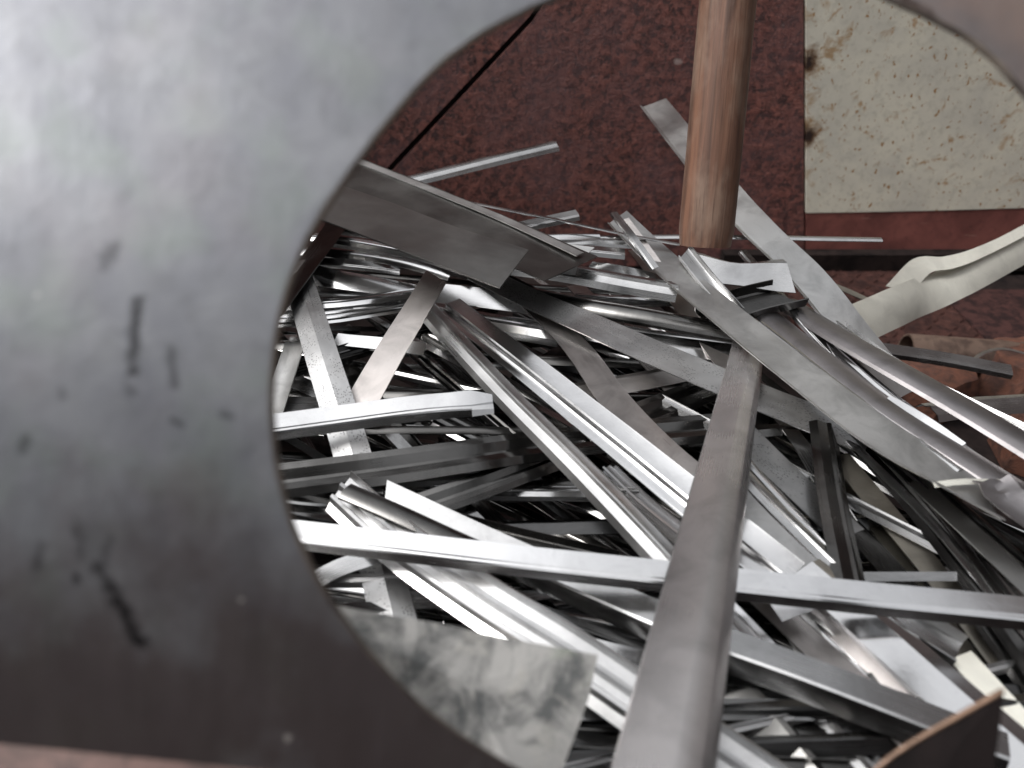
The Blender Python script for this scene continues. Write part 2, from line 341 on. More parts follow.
def strip(name, label, cat, pts, w, prof='flat', mat='steel', roll=0.0, cut=(0, 0), thick=.0011, wob=.0007, twist=1.3, group='steel offcuts heaped in the container', w1=None, crumple=(0, 0), n=None, world=False, smooth=19):
    """pts: (px, py, height) points read on the heap, or world points; w: width seen, in pixels, at the middle (w1: real width scale at the far end)"""
    COUNT[0] += 1; seed = COUNT[0] * 3.7
    P = [Vector(p) if world else at_z(*p) for p in pts]
    length = sum((P[i + 1] - P[i]).length for i in range(len(P) - 1))
    n = n or max(10, int(length / .018)); n = min(n, 60)
    Q = catmull(P, n)
    mid = Q[n // 2]; tm = (Q[n // 2 + 1] - Q[n // 2 - 1]).normalized()
    def frame(t, rdeg):
        n0 = Vector((0, 0, 1)); n0 = (n0 - t * n0.dot(t))
        if n0.length < .15: n0 = Vector((0, -1, 0)) - t * Vector((0, -1, 0)).dot(t)
        n0.normalize(); u = n0.cross(t).normalized()
        ref = Vector((-.45, -1, 0))
        if u.dot(ref) < 0: u = -u
        a = R(rdeg); return u * math.cos(a) - n0 * math.sin(a), n0 * math.cos(a) + u * math.sin(a)
    if isinstance(roll, (list, tuple)) and roll[0] == 'sky':
        # lay the strip so that its face mirrors the sky nearly overhead
        vd = (mid - CAM).normalized(); best = (-9, 0)
        for a in range(-50, 51, 2):
            nn = frame(tm, a)[1]; rf = vd - 2 * vd.dot(nn) * nn; sc = rf.normalized().dot(Vector((.1, .25, 1)).normalized()) - abs(a) * .002
            if sc > best[0]: best = (sc, a)
        base = best[1]; base = max(-28, min(28, base)); roll = [base + q for q in roll[1:]] or [base]
    rolls = roll if isinstance(roll, (list, tuple)) else [roll]
    if world: width = w
    else:
        u, nn = frame(tm, rolls[len(rolls) // 2]); p0 = proj(mid - u * .01); p1 = proj(mid + u * .01)
        a0 = proj(mid - tm * .01); a1 = proj(mid + tm * .01)
        ax, ay = a1[0] - a0[0], a1[1] - a0[1]; al = math.hypot(ax, ay)
        perp = abs((p1[0] - p0[0]) * ay - (p1[1] - p0[1]) * ax) / max(al, 1e-6)
        width = w / max(perp / .02, 250)
    sec = PROF[prof]
    m = len(sec)
    # offset section for the sheet thickness
    off = []
    for i in range(m):
        a = Vector(sec[max(i - 1, 0)]); b = Vector(sec[min(i + 1, m - 1)]); d = (b - a).normalized(); off.append(Vector((d.y, -d.x)) if True else None)
    V = []; U = []
    s = 0
    for k in range(n):
        if k: s += (Q[k] - Q[k - 1]).length
        f = k / (n - 1)
        t = (Q[min(k + 1, n - 1)] - Q[max(k - 1, 0)]).normalized()
        rr = f * (len(rolls) - 1); i0 = min(int(rr), len(rolls) - 1); i1 = min(i0 + 1, len(rolls) - 1); e = rr - i0; e = e * e * (3 - 2 * e)
        rd = rolls[i0] * (1 - e) + rolls[i1] * e + twist * noise.noise(Vector((s * 5, seed, 0))) * 2
        u, nn = frame(t, rd)
        ws = width * (1 + ((w1 or 1) - 1) * f)
        dv = wob * noise.noise(Vector((s * 9, seed, 5))) * 2; du = wob * noise.noise(Vector((s * 7, seed, 9)))
        crf = max(0, crumple[0] * (1 - s / .03), crumple[1] * (1 - (length - s) / .03))
        for side in (0, 1):
            for i in range(m):
                a, b = sec[i]
                sh = 0
                if cut[0] and k == 0: sh = cut[0] * a * ws
                if cut[1] and k == n - 1: sh = cut[1] * a * ws
                if k in (0, n - 1): sh += ws * .03 * noise.noise(Vector((a * 6, seed, k)))
                p = Q[k] + u * (a * ws + du) + nn * (b * ws + dv) + t * sh
                if crf > 0:
                    p += (nn * noise.noise(Vector((s * 90, a * 5, seed))) + u * .6 * noise.noise(Vector((s * 110, a * 6, seed + 4)))) * ws * .45 * crf
                if side: p += (u * off[i].x + nn * off[i].y) * thick
                V.append(p); U.append((s + seed, a * ws))
    F = []
    r = 2 * m
    for k in range(n - 1):
        b0, b1 = k * r, (k + 1) * r
        for i in range(m - 1):
            F.append((b0 + i, b0 + i + 1, b1 + i + 1, b1 + i)); F.append((b0 + m + i, b1 + m + i, b1 + m + i + 1, b0 + m + i + 1))
        F.append((b0, b1, b1 + m, b0 + m)); F.append((b0 + m - 1, b0 + 2 * m - 1, b1 + 2 * m - 1, b1 + m - 1))
    for b0 in (0, (n - 1) * r):
        for i in range(m - 1): F.append((b0 + i, b0 + m + i, b0 + m + i + 1, b0 + i + 1))
    o = link(name, V, F, M[mat], None, mid, U, smooth=smooth)
    return tag(o, label, cat, group)

# ------------------------------------------------------------------ setting: ground
gnd = link('ground', [(-60, -60, -.06), (60, -60, -.06), (60, 60, -.06), (-60, 60, -.06)], [(0, 1, 2, 3)], M['earth'], smooth=0)
tag(gnd, kind='structure')

# ------------------------------------------------------------------ container
YW = 1.64
cont = bpy.data.objects.new('scrap_container', None); C.objects.link(cont); cont.location = (0, .9, -.05)
tag(cont, 'rusty maroon scrap container with a chipped cream and red painted plate behind the heap', 'container')
def plate_poly(name, px, y0, y1, mat, parent, uvo=None, mats=None):
    f = [at_y(a, b, y0) for a, b in px]; g = [Vector((p.x, y1, p.z)) for p in f]; k = len(px)
    F = [tuple(range(k)), tuple(range(2 * k - 1, k - 1, -1))] + [(i, (i + 1) % k, (i + 1) % k + k, i + k) for i in range(k)]
    o = uvo or Vector((0, 0, 0)); uv = [(p.x - o.x, p.z - o.z) for p in f + g]
    return link(name, f + g, F, mat, parent, f[0], uv, smooth=0)
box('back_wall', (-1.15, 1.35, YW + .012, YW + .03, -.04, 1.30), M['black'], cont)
# plates welded on the back wall: one left of the diagonal crack, the large rusty one, the cream one and its red foot
plate_poly('wall_plate', [(-420, -330), (741, -330), (529, 17), (388, 167), (300, 262), (-420, 262)], YW, YW + .01, M['wall'], cont)
plate_poly('wall_plate', [(746, -330), (803, -330), (804, 266), (305, 266), (392, 171), (533, 21)], YW - .002, YW + .01, M['wall'], cont)
c0 = at_y(806, 214, YW)
plate_poly('painted_plate', [(806, -330), (1500, -330), (1500, 195), (1024, 208), (940, 210.5), (870, 212), (806, 213)], YW - .006, YW + .01, M['cream'], cont, c0)
plate_poly('red_band', [(806, 213.6), (870, 212.6), (940, 211.1), (1024, 208.6), (1500, 195.6), (1500, 266), (806, 266)], YW - .004, YW + .01, M['red'], cont)
box('side_wall', (-1.17, -1.152, -.10, YW + .03, -.04, 1.30), M['soot'], cont)
box('side_wall', (1.352, 1.37, -.10, YW + .03, -.04, 1.95), M['soot'], cont)  # out of view; raised above the left wall to darken the right side
box('near_wall', (-1.15, 1.35, .04, .058, -.04, .44), M['soot'], cont)
box('top_rim', (-1.15, 1.35, .02, .085, .4405, .47), M['pink'], cont)
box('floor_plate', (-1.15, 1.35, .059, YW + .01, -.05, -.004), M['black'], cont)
# tread plate with raised lugs
tr = at_z(835, 268, 0.008); tx0, tx1 = .66, 1.02
def tread():
    V, F = box_data(.60, 1.06, 1.20, 1.632, -.003, .008)
    for i in range(16):
        for j in range(14):
            cx, cy = .62 + i * .028, 1.215 + j * .03
            a = R(42) if (i + j) % 2 else R(-42)
            base = len(V); L_, W_ = .014, .0045
            ca, sa = math.cos(a), math.sin(a)
            for (u, v, z) in ((-L_, 0, .008), (0, -W_, .008), (L_, 0, .008), (0, W_, .008), (-L_ * .5, 0, .0115), (L_ * .5, 0, .0115)):
                V.append((cx + u * ca - v * sa, cy + u * sa + v * ca, z))
            F += [(base, base + 1, base + 4), (base + 1, base + 5, base + 4), (base + 1, base + 2, base + 5), (base + 2, base + 3, base + 5), (base + 3, base + 4, base + 5), (base + 3, base, base + 4)]
    return link('tread_plate', V, F, M['tread'], cont, (.83, 1.4, 0), smooth=0)
tread()
# ledge along the foot of the red band and the boxed corner at right
box('foot_rail', (.50, 1.35, 1.60, 1.632, .0085, .05), M['black'], cont)  # coloured black to give the shadowed void below the red band
box('corner_block', (.965, 1.35, 1.06, 1.50, -.002, .012), M['maroon'], cont)

# ------------------------------------------------------------------ loose rusty things at right
def tube(name, label, cat, a, b, r, wall, mat, group=None, mat_in=None):
    a, b = Vector(a), Vector(b); t = (b - a).normalized(); u = t.orthogonal().normalized(); v = t.cross(u); n = 28
    V = []; F = []
    for (c, rr) in ((a, r), (b, r * 1.02), (b, r - wall), (a, r - wall)):
        for i in range(n):
            q = 2 * math.pi * i / n; k = 1 + .03 * math.sin(3 * q); V.append(c + (u * math.cos(q) + v * math.sin(q)) * rr * k)
    for g in range(4):
        h = (g + 1) % 4
        for i in range(n): F.append((g * n + i, g * n + (i + 1) % n, h * n + (i + 1) % n, h * n + i))
    return tag(link(name, V, F, mat, None, (a + b) / 2, smooth=40), label, cat, group)
ta = at_z(905, 352, .06)
tube('rusty_tube', 'short open rusty brown tube lying under the pale twisted ribbon', 'tube', ta, ta + Vector((.24, -.015, -.012)), .034, .004, M['tube'])
def lump(name, label, cat, px, z, h, mat, seed):
    base = [at_z(a, b, z) for a, b in px]; k = len(base); c = sum(base, Vector()) / k
    V = []; rings = 5
    for r_ in range(rings):
        f = r_ / (rings - 1)
        for i in range(k * 3):
            a = base[i // 3].lerp(base[(i // 3 + 1) % k], (i % 3) / 3)
            p = a.lerp(c, .04 + .16 * f * f); p = Vector((p.x, p.y, z + h * f))
            p += noise.noise_vector(p * 30 + Vector((seed, 0, 0))) * .005; V.append(p)
    m3 = k * 3; F = [(r_ * m3 + i, r_ * m3 + (i + 1) % m3, (r_ + 1) * m3 + (i + 1) % m3, (r_ + 1) * m3 + i) for r_ in range(rings - 1) for i in range(m3)]
    top = (rings - 1) * m3; V.append(Vector((c.x, c.y, z + h * 1.04))); F += [(top + i, top + (i + 1) % m3, len(V) - 1) for i in range(m3)]; F.append(tuple(range(m3 - 1, -1, -1)))
    return tag(link(name, V, F, mat, None, (c.x, c.y, z), smooth=35), label, cat, 'broken rusty iron pieces')
lump('rusty_iron_piece', 'small brown and orange rusted iron piece below the open tube', 'scrap iron', [(872, 392), (905, 380), (968, 392), (975, 412), (930, 430), (885, 420)], -.002, .07, M['orange'], 1)
lump('rusty_iron_piece', 'broad orange rusted iron slab at the right below the light steel bar', 'scrap iron', [(965, 372), (1005, 368), (1110, 380), (1120, 430), (1010, 418), (972, 402)], -.002, .085, M['orange'], 5)
lump('rusty_iron_piece', 'rough orange rusted lump at the right under the dark ridged bar', 'scrap iron', [(985, 440), (1030, 425), (1120, 440), (1120, 500), (1050, 490), (1000, 470)], -.002, .09, M['orange'], 9)

# ------------------------------------------------------------------ the sheet with the round hole, close to the lens
SD = .285
def sheet_point(px, py):
    # nearly flat sheet square to the view, bowed a little like a rolled drum
    y = (py - 384) / 384.0; x = (px - 512) / 512.0
    d = SD + .028 * x - .004 * y + .015 * y * y
    return at_d(px, py, d)
hole = [(575, -6), (545, 3), (520, 15), (490, 31), (460, 51), (432, 75), (405, 105), (378, 138), (352, 173), (326, 212), (305, 250), (289, 292), (279, 335), (274, 385), (275, 430), (281, 475), (294, 522), (314, 568), (340, 612), (372, 655), (412, 697), (456, 732), (508, 765), (570, 797), (640, 820), (720, 834), (800, 838), (880, 832), (960, 810), (1040, 765), (1110, 690), (1150, 590), (1165, 480), (1155, 370), (1120, 265), (1080, 180), (1050, 128), (1024, 94), (998, 64), (965, 38), (925, 16), (880, -4), (820, -30), (750, -48), (680, -46), (620, -28)]
def build_sheet():
    H = [Vector((a, b, 0)) for a, b in hole]; H.append(H[0].copy())
    n = 184; Hs = catmull(H, n + 1)[:n]
    ctr = Vector((700, 390, 0))
    def outer(p):
        d = p - ctr; best = 1e9
        # outer border: a polygon of half planes a*x+b*y<c
        for (a, b, c) in ((-1, 0, 330), (1, 0, 1215), (0, -1, 200), (-.10, 1, 744), (0, 1, 872)):
            den = a * d.x + b * d.y
            if den > 1e-6: best = min(best, (c - a * ctr.x - b * ctr.y) / den)
        return ctr + d * best
    rings = 16; V = []; U = []; F = []; mi = []
    th = .0028
    nrm = -FWD
    def uvp(p): return (p.x / 1000, (768 - p.y) / 1000)
    prof_ = []
    for j in range(n):
        h = Hs[j]; o = outer(h)
        rag = noise.noise(Vector((j * .35, 3, 0))) * 1.2
        dirp = (o - h).normalized(); h = h + dirp * rag
        col = [(h + dirp * 5.0, th * 0.0, 0)]
        prof_.append((h, o, dirp))
    # front rings
    for r_ in range(rings + 1):
        for (h, o, dp) in prof_:
            f = (r_ / rings) ** 1.5; q = h.lerp(o, f)
            if r_ == 0: q = h + dp * 5.0
            p = sheet_point(q.x, q.y); V.append(p); U.append(uvp(q))
    for r_ in range(rings):
        for j in range(n): F.append((r_ * n + j, r_ * n + (j + 1) % n, (r_ + 1) * n + (j + 1) % n, (r_ + 1) * n + j)); mi.append(0)
    # rounded rim: bulge, back edge
    prev = 0
    for (inset, dep) in ((2.6, .0002), (.9, .0008), (0, .0016), (.4, .0024), (2.5, th)):
        base = len(V)
        for (h, o, dp) in prof_:
            q = h + dp * inset; V.append(sheet_point(q.x, q.y) + FWD * dep); U.append(uvp(q))
        for j in range(n): F.append((prev + j, base + j, base + (j + 1) % n, prev + (j + 1) % n)); mi.append(1)
        prev = base
    ob = len(V)
    for (h, o, dp) in prof_: V.append(sheet_point(o.x, o.y) + FWD * th); U.append(uvp(o))
    for j in range(n): F.append((prev + j, ob + j, ob + (j + 1) % n, prev + (j + 1) % n)); mi.append(0)
    last = rings * n
    for j in range(n): F.append((last + j, last + (j + 1) % n, ob + (j + 1) % n, ob + j)); mi.append(1)
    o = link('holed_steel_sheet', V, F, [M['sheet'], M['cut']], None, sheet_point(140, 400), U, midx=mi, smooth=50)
    tag(o, 'large stained grey steel sheet with a big round hole, close in front of the heap', 'steel sheet')
build_sheet()

def near_plate(name, label, cat, px, deps, mat, th=.0016, bow=0, mats=None, fine=8):
    """a free plate given by its outline and the depth of each corner"""
    k = len(px); V = []; F = []; mi = []; pts = []
    for i in range(k):
        for s in range(fine):
            f = s / fine; a, b = px[i], px[(i + 1) % k]
            d = deps[i] * (1 - f) + deps[(i + 1) % k] * f
            pts.append(at_d(a[0] * (1 - f) + b[0] * f, a[1] * (1 - f) + b[1] * f, d))
    c = sum(pts, Vector()) / len(pts); nrm = (pts[0] - c).cross(pts[len(pts) // 3] - c).normalized()
    if nrm.dot(CAM - c) < 0: nrm = -nrm
    n = len(pts); rings = 6
    for s in range(2):
        for r_ in range(rings):
            f = r_ / rings
            for p in pts: q = p.lerp(c, f); V.append(q + nrm * (bow * math.sin(f * 1.57) + .0015 * noise.noise(q * 18)) - nrm * th * s)
        V.append(c + nrm * bow - nrm * th * s)
    half = rings * n + 1
    for s in range(2):
        b0 = s * half
        for r_ in range(rings - 1):
            for j in range(n): F.append((b0 + r_ * n + j, b0 + r_ * n + (j + 1) % n, b0 + (r_ + 1) * n + (j + 1) % n, b0 + (r_ + 1) * n + j)); mi.append(0)
        for j in range(n): F.append((b0 + (rings - 1) * n + j, b0 + (rings - 1) * n + (j + 1) % n, b0 + half - 1)); mi.append(0)
    for j in range(n): F.append((j, (j + 1) % n, half + (j + 1) % n, half + j)); mi.append(1 if mats else 0)
    uv = [((proj(p)[0]) / 1000, (768 - proj(p)[1]) / 1000) for p in V]
    return tag(link(name, V, F, [mat] + (mats or []), None, c, uv, midx=mi, smooth=40), label, cat)
near_plate('galvanised_plate', 'blotched galvanised plate corner poking out beside the lower rim of the hole', 'metal plate',
           [(250, 585), (350, 608), (430, 622), (500, 637), (560, 648), (598, 655), (588, 700), (560, 775), (540, 830), (300, 800)], [.40, .40, .40, .40, .40, .40, .39, .375, .36, .37], M['galv'], .0014, .002)
near_plate('dark_plate', 'dark brown plate corner with an orange burnt edge, lowest at the right', 'metal plate',
           [(870, 775), (895, 754), (925, 735), (962, 714), (1004, 690), (1000, 725), (992, 780), (985, 850), (860, 850)], [.33, .33, .33, .33, .33, .33, .33, .32, .32], M['char'], .003, 0)

dp = [o for o in C.objects if o.name == 'dark_plate'][0]
def rim_bead(parent, px, dep, r, mat):
    P = catmull([at_d(a, b, d) for (a, b), d in zip(px, dep)], 30); V = []; F = []; n = 10
    for k, p in enumerate(P):
        t = (P[min(k + 1, 29)] - P[max(k - 1, 0)]).normalized(); u = t.orthogonal().normalized(); v = t.cross(u)
        for j in range(n):
            q = 2 * math.pi * j / n; V.append(p + (u * math.cos(q) + v * math.sin(q)) * r * (1 + .25 * noise.noise(p * 160)) * (.55 if k in (0, 29) else 1))
    for k in range(29):
        for j in range(n): F.append((k * n + j, k * n + (j + 1) % n, (k + 1) * n + (j + 1) % n, (k + 1) * n + j))
    F.append(tuple(range(n - 1, -1, -1))); F.append(tuple(range(29 * n, 30 * n)))
    link('burnt_rim', V, F, mat, parent, P[15], smooth=60)
rim_bead(dp, [(868, 776), (895, 754), (925, 735), (962, 714), (1004, 690)], [.33] * 5, .0012, M['cutpale'])
near_plate('painted_edge', 'faded pink painted strip showing below the lower left edge of the holed sheet', 'painted strip',
           [(-120, 700), (120, 712), (330, 740), (330, 900), (-120, 900)], [.36, .36, .36, .34, .34], M['pink'], .003, 0)
# ------------------------------------------------------------------ wooden handle
def handle():
    a = at_d(705, 243, .80); b = at_d(742, -150, .70); t = (b - a).normalized(); u = t.orthogonal().normalized(); v = t.cross(u)
    L_ = (b - a).length; V = []; F = []; n = 30; k = 26; mi = []
    for i in range(k):
        f = i / (k - 1)
        r = .0285 * (1 - .06 * f)
        for j in range(n):
            q = 2 * math.pi * j / n
            rr = r * (1 + .022 * math.cos(2 * q + 1) + .02 * noise.noise(Vector((math.cos(q) * 2, math.sin(q) * 2, f * 6))))
            if i == 0: rr *= .93
            V.append(Vector((math.cos(q) * rr, math.sin(q) * rr, f * L_ - (.0 if i else .003))))
    for i in range(k - 1):
        for j in range(n): F.append((i * n + j, i * n + (j + 1) % n, (i + 1) * n + (j + 1) % n, (i + 1) * n + j)); mi.append(0)
    F.append(tuple(range(n - 1, -1, -1))); mi.append(1); F.append(tuple(range((k - 1) * n, k * n))); mi.append(0)
    o = link('wooden_handle', V, F, [M['wood'], M['woodend']], None, (0, 0, 0), midx=mi, smooth=50)
    o.matrix_world = Matrix.Translation(a) @ t.to_track_quat('Z', 'Y').to_matrix().to_4x4()
    tag(o, 'round weathered brown wooden handle reaching down to the heap', 'wooden handle')
handle()

# ------------------------------------------------------------------ the heap: every offcut seen clearly, topmost first
S = strip
# bars in front
S('flat_bar', 'long worn flat bar reaching towards the lens in the middle, over all other steel', 'steel bar',
  [(753, 318, .338), (652, 810, .440)], 40, 'bull', 'bigbar', [10, 10, 10], thick=.004, wob=.0006, twist=.8, cut=(.15, 0), w1=1.50)
S('bent_flat_bar', 'long grey flat strip crossing just above the top end of the central worn bar', 'steel strip',
  [(617, 218, .40), (650, 250, .385), (700, 295, .378), (790, 367, .374), (880, 435, .372), (985, 492, .372)], 27, 'lipnear', 'matt', [4, 4, 2, 0, -4], cut=(.4, .9), wob=.0006, w1=1.35)
S('rounded_bar', 'upper, lighter of two rounded bars running side by side to the right edge', 'steel profile',
  [(789, 300, .352), (870, 350, .362), (960, 400, .366), (1060, 460, .366)], 17, 'hump', 'rounds', -10, thick=.001, wob=.0006, twist=.6)
S('rounded_bar', 'lower, darker of two rounded bars running side by side to the right edge', 'steel profile',
  [(770, 312, .355), (850, 375, .362), (925, 428, .368), (1060, 512, .372)], 18, 'hump', 'rounds', -14, thick=.001, wob=.0006, twist=.6)
S('bright_sliver', 'thin bright sliver wedged between the two rounded bars at right', 'steel sliver',
  [(888, 398, .366), (925, 420, .370), (962, 446, .370)], 8, 'flat', 'bright', 25, twist=3)
S('long_flat_strip', 'long pale flat strip leaning on the rusty wall behind the wooden handle', 'steel strip',
  [(653, 103, .44), (735, 205, .405), (800, 270, .375), (858, 340, .335), (905, 395, .30)], 34, 'lipnear', 'matt', [12, 10, 8, 4, 2], cut=(.3, 0), w1=1.0)
S('steel_sheet_end', 'dull greenish wide strip end under the long grey flat strip at the right edge', 'steel strip',
  [(915, 480, .345), (970, 530, .35), (1060, 615, .355)], 17, 'flat', 'dull', 6, cut=(.4, 0))
S('folded_plate_end', 'pale thin folded edge lying flat at the end of the long grey strip', 'steel sliver',
  [(934, 484, .377), (965, 481, .379), (1003, 482, .378)], 6, 'crown', 'pale', 20)
S('crumpled_end', 'small crumpled pinkish steel end at the right edge below the rounded bars', 'steel offcut',
  [(990, 482, .378), (1012, 502, .380), (1050, 528, .380)], 30, 'cup', 'rounds', 10, crumple=(.6, 0))
S('creased_strip', 'narrow creased strip between the grey flat strip and the two rounded bars', 'steel strip',
  [(805, 318, .350), (880, 385, .352), (1010, 482, .358)], 10, 'ridge', 'bright', ['sky', -4])
S('creased_strip', 'narrow dark creased strip emerging above the upper rounded bar', 'steel strip',
  [(828, 318, .345), (905, 372, .345), (1050, 445, .345)], 11, 'ridge2', 'steel', -6)
S('creased_strip', 'dark creased strip beneath the lower edge of the long grey flat strip at right', 'steel strip',
  [(820, 395, .345), (920, 478, .345), (1060, 600, .345)], 15, 'ridge2', 'dark', -4)
S('creased_strip', 'thin light strip just left of the dark creased strip under the grey flat strip', 'steel strip',
  [(850, 440, .34), (930, 520, .342), (1040, 650, .342)], 8, 'flat', 'steel', -8)
S('creased_strip', 'slim bright edged strip running just inside the lower rounded bar', 'steel strip',
  [(760, 322, .362), (850, 392, .366), (960, 470, .372)], 7, 'ridge', 'steel', ['sky', -8], wob=.0004, twist=.6)
S('creased_strip', 'slim grey strip right beneath the long pale flat strip that leans on the wall', 'steel strip',
  [(742, 250, .37), (800, 318, .355), (850, 372, .34)], 9, 'angle', 'steel', 6, wob=.0004, twist=.6)
# ribbon at right
S('twisted_ribbon', 'pale twisted zinc ribbon curling up to the right edge', 'metal ribbon',
  [(846, 330, .28), (880, 314, .27), (915, 299, .262), (950, 283, .262), (985, 266, .27), (1060, 225, .30)], 36, 'crown', 'pale', [35, 32, 52, 22, 40, 44], wob=.002, twist=3, cut=(.5, 0))
S('folded_ribbon_edge', 'creamy white folded lip rising behind the twisted zinc ribbon', 'metal ribbon',
  [(900, 290, .272), (922, 266, .285), (950, 262, .285), (985, 250, .29), (1060, 213, .315)], 20, 'flat', 'pale', ['sky', 14, 0, 4], twist=2, cut=(.8, 0), w1=.35)
S('light_bar', 'short light steel bar lying across the orange rusted slab', 'steel bar',
  [(868, 346, .24), (940, 357, .225), (1013, 371, .21)], 12, 'angle', 'steel', 20, thick=.002)
S('ridged_strip', 'dark ridged strip reaching the right edge over the rusted pieces', 'steel profile',
  [(930, 408, .26), (980, 402, .25), (1070, 396, .24)], 17, 'ridge', 'steel', -4)
S('thin_wire', 'thin curved wire over the rusted pieces at the right edge', 'wire',
  [(966, 366, .12), (985, 352, .13), (1010, 349, .13), (1050, 362, .12)], 2.2, 'crown', 'brown', 0, thick=.0012)
S('dark_strip', 'thin dark curved strip beside the tread plate', 'steel strip', [(825, 280, .28), (850, 290, .26), (876, 302, .24)], 7, 'crown', 'steel', 0)
# around the handle
S('channel_end', 'short mirror bright box channel end just under the wooden handle', 'steel channel',
  [(690, 262, .385), (735, 268, .385), (791, 272, .384)], 26, 'angle2', 'steel', [30, 14, 40], cut=(0, .25), wob=.003, twist=6)
S('cupped_profile', 'dark cupped profile with a rounded bright rim below the mirror bright channel end', 'steel profile',
  [(705, 322, .352), (745, 308, .357), (788, 298, .362)], 26, 'chan', 'dark', 10, cut=(0, .5), thick=.0018)
S('narrow_channel', 'narrow bright channel slanting down beside the bottom of the wooden handle', 'steel channel',
  [(684, 254, .39), (706, 282, .38), (735, 315, .365)], 15, 'chan', 'steel', 8, cut=(.8, 0))
S('thin_strip', 'left of two thin light strips sticking up before the wall by the pile top', 'steel strip', [(613, 212, .415), (632, 236, .41), (655, 268, .395)], 8, 'angle', 'steel', 14)
S('thin_strip', 'right of two thin light strips sticking up before the wall by the pile top', 'steel strip', [(625, 219, .405), (645, 246, .39), (672, 284, .37)], 8, 'angle', 'brown', 18)
S('thin_rod', 'long thin steel rod lying level across the top of the heap behind the wooden handle', 'steel rod', [(556, 237, .385), (700, 236, .385), (882, 239, .385)], 4.5, 'hump', 'steel', 10, thick=.003, wob=.0004)
S('light_strip', 'light ridged strip standing out alone against the wall at upper left', 'steel strip', [(386, 184, .405), (556, 143, .43)], 10, 'ridge', 'steel', 12, wob=.0006)
S('short_strip', 'short light strip stub in front of the wall left of the pile top', 'steel strip', [(500, 230, .395), (540, 221, .40), (578, 213, .405)], 9, 'angle', 'steel', 14)
S('thin_wire', 'thin straight wire sloping across the pile top at upper left', 'wire', [(440, 196, .415), (540, 216, .41), (680, 244, .395)], 2.2, 'crown', 'steel', 0, thick=.0012)
# plates at upper left
wc = S('wide_channel', 'wide dark channel with a pale upper lip at the upper left hole edge', 'steel channel',
  [(310, 160, .425), (400, 195, .418), (490, 233, .412), (572, 268, .405)], 44, 'flat', 'smoky', [4, 0, -4], wob=.0003, twist=.4)
lipc = S('lip', None, None, [(312, 143, .431), (400, 177, .4225), (490, 213, .4165), (580, 254, .4085)], 5, 'flat', 'matt', -2, wob=.0003, twist=.4, group=None)
lipc.parent = wc; lipc.location = lipc.location - wc.location
S('wide_flat_strip', 'wide smooth grey flat strip in front of the wide dark channel at upper left', 'steel strip',
  [(285, 186, .455), (350, 208, .452), (430, 238, .445), (515, 268, .432)], 40, 'flat', 'dull', [4, 2, 0, 4], cut=(0, .1), wob=.0004, twist=.8, thick=.0016)
S('channel_end', 'square cut grey channel end poking out from beneath the wide flat strip', 'steel channel',
  [(450, 244, .395), (520, 250, .395), (584, 258, .395)], 24, 'angle', 'matt', 18, cut=(0, -.4))
S('dark_strip', 'dark narrow strip rising behind the hole edge at left', 'steel strip', [(265, 320, .38), (295, 280, .385), (345, 212, .40)], 20, 'flat', 'dark', 20)
# left
S('marked_strip', 'light grey creased strip with stamped marks slanting down at the left', 'steel strip',
  [(293, 262, .385), (320, 350, .374), (345, 430, .352), (372, 530, .33), (398, 640, .325)], 37, 'crease', 'marked', [5, 3, 0], wob=.0006, twist=.8)
S('pointed_strip', 'short flat strip with a pointed cut tip leaning at left', 'steel strip',
  [(436, 276, .395), (400, 335, .375), (358, 408, .350)], 28, 'flat', 'brown', [8, 2], cut=(-.65, 0), wob=.0006, twist=.8)
S('bright_angle', 'bright white angle profile with a torn end, first below the pointed strip', 'steel angle',
  [(262, 427, .378), (340, 416, .376), (420, 405, .380), (493, 400, .380)], 23, 'angle', 'bright', ['sky', 0], crumple=(0, .9), wob=.001)
S('dark_profile', 'long dark ridged profile running level under the bright torn angle', 'steel profile',
  [(262, 481, .352), (380, 466, .350), (480, 452, .346), (560, 441, .335), (700, 427, .332), (850, 415, .33)], 27, 'valley', 'dark', [4, 2, -2], wob=.0008, twist=1)
S('long_ridged_bar', 'long triple ridged bar running down from the tip of the pointed strip', 'steel profile',
  [(424, 303, .366), (500, 385, .364), (580, 465, .362), (660, 548, .36), (730, 625, .342), (800, 705, .320), (860, 775, .30)], 32, 'ridge', 'satin', ['sky', -4, -2, 0], wob=.0006, twist=.8)
S('bright_channel', 'long channel with one white flank running beside the triple ridged bar', 'steel channel',
  [(447, 303, .362), (530, 368, .362), (610, 432, .362), (700, 505, .362), (790, 578, .355)], 33, 'step', 'bright', ['sky', -10, -2, 0, 0], wob=.0008, twist=1, w1=1.0)
S('long_bright_bar', 'long white angle bar lying level across the whole heap and under the central worn bar', 'steel angle',
  [(280, 531, .372), (400, 545, .373), (520, 559, .374), (660, 574, .374), (850, 594, .372), (1070, 616, .372)], 28, 'angle', 'bright', ['sky', 0, 0, -1, -2, -4], wob=.0004, twist=.6, w1=1.05)
S('ribbed_bar', 'broad bar with bright ribs running under the white level bar to the bottom edge', 'steel profile',
  [(338, 490, .352), (400, 545, .352), (480, 600, .352), (560, 650, .352), (640, 705, .352), (790, 810, .352)], 52, 'ridge2', 'satin', ['sky', 0, 4, 0], wob=.0008, twist=1.2, cut=(.4, 0))
S('dark_topped_angle', 'long angle with pale top and black flank crossing under the central bar', 'steel angle',
  [(385, 497, .345), (480, 542, .345), (580, 585, .348), (680, 628, .35), (800, 672, .352), (1010, 752, .352)], 36, 'deepangle', 'steel', [16, 12, 6, -2, -8], wob=.0006, twist=.8, cut=(.6, 0))
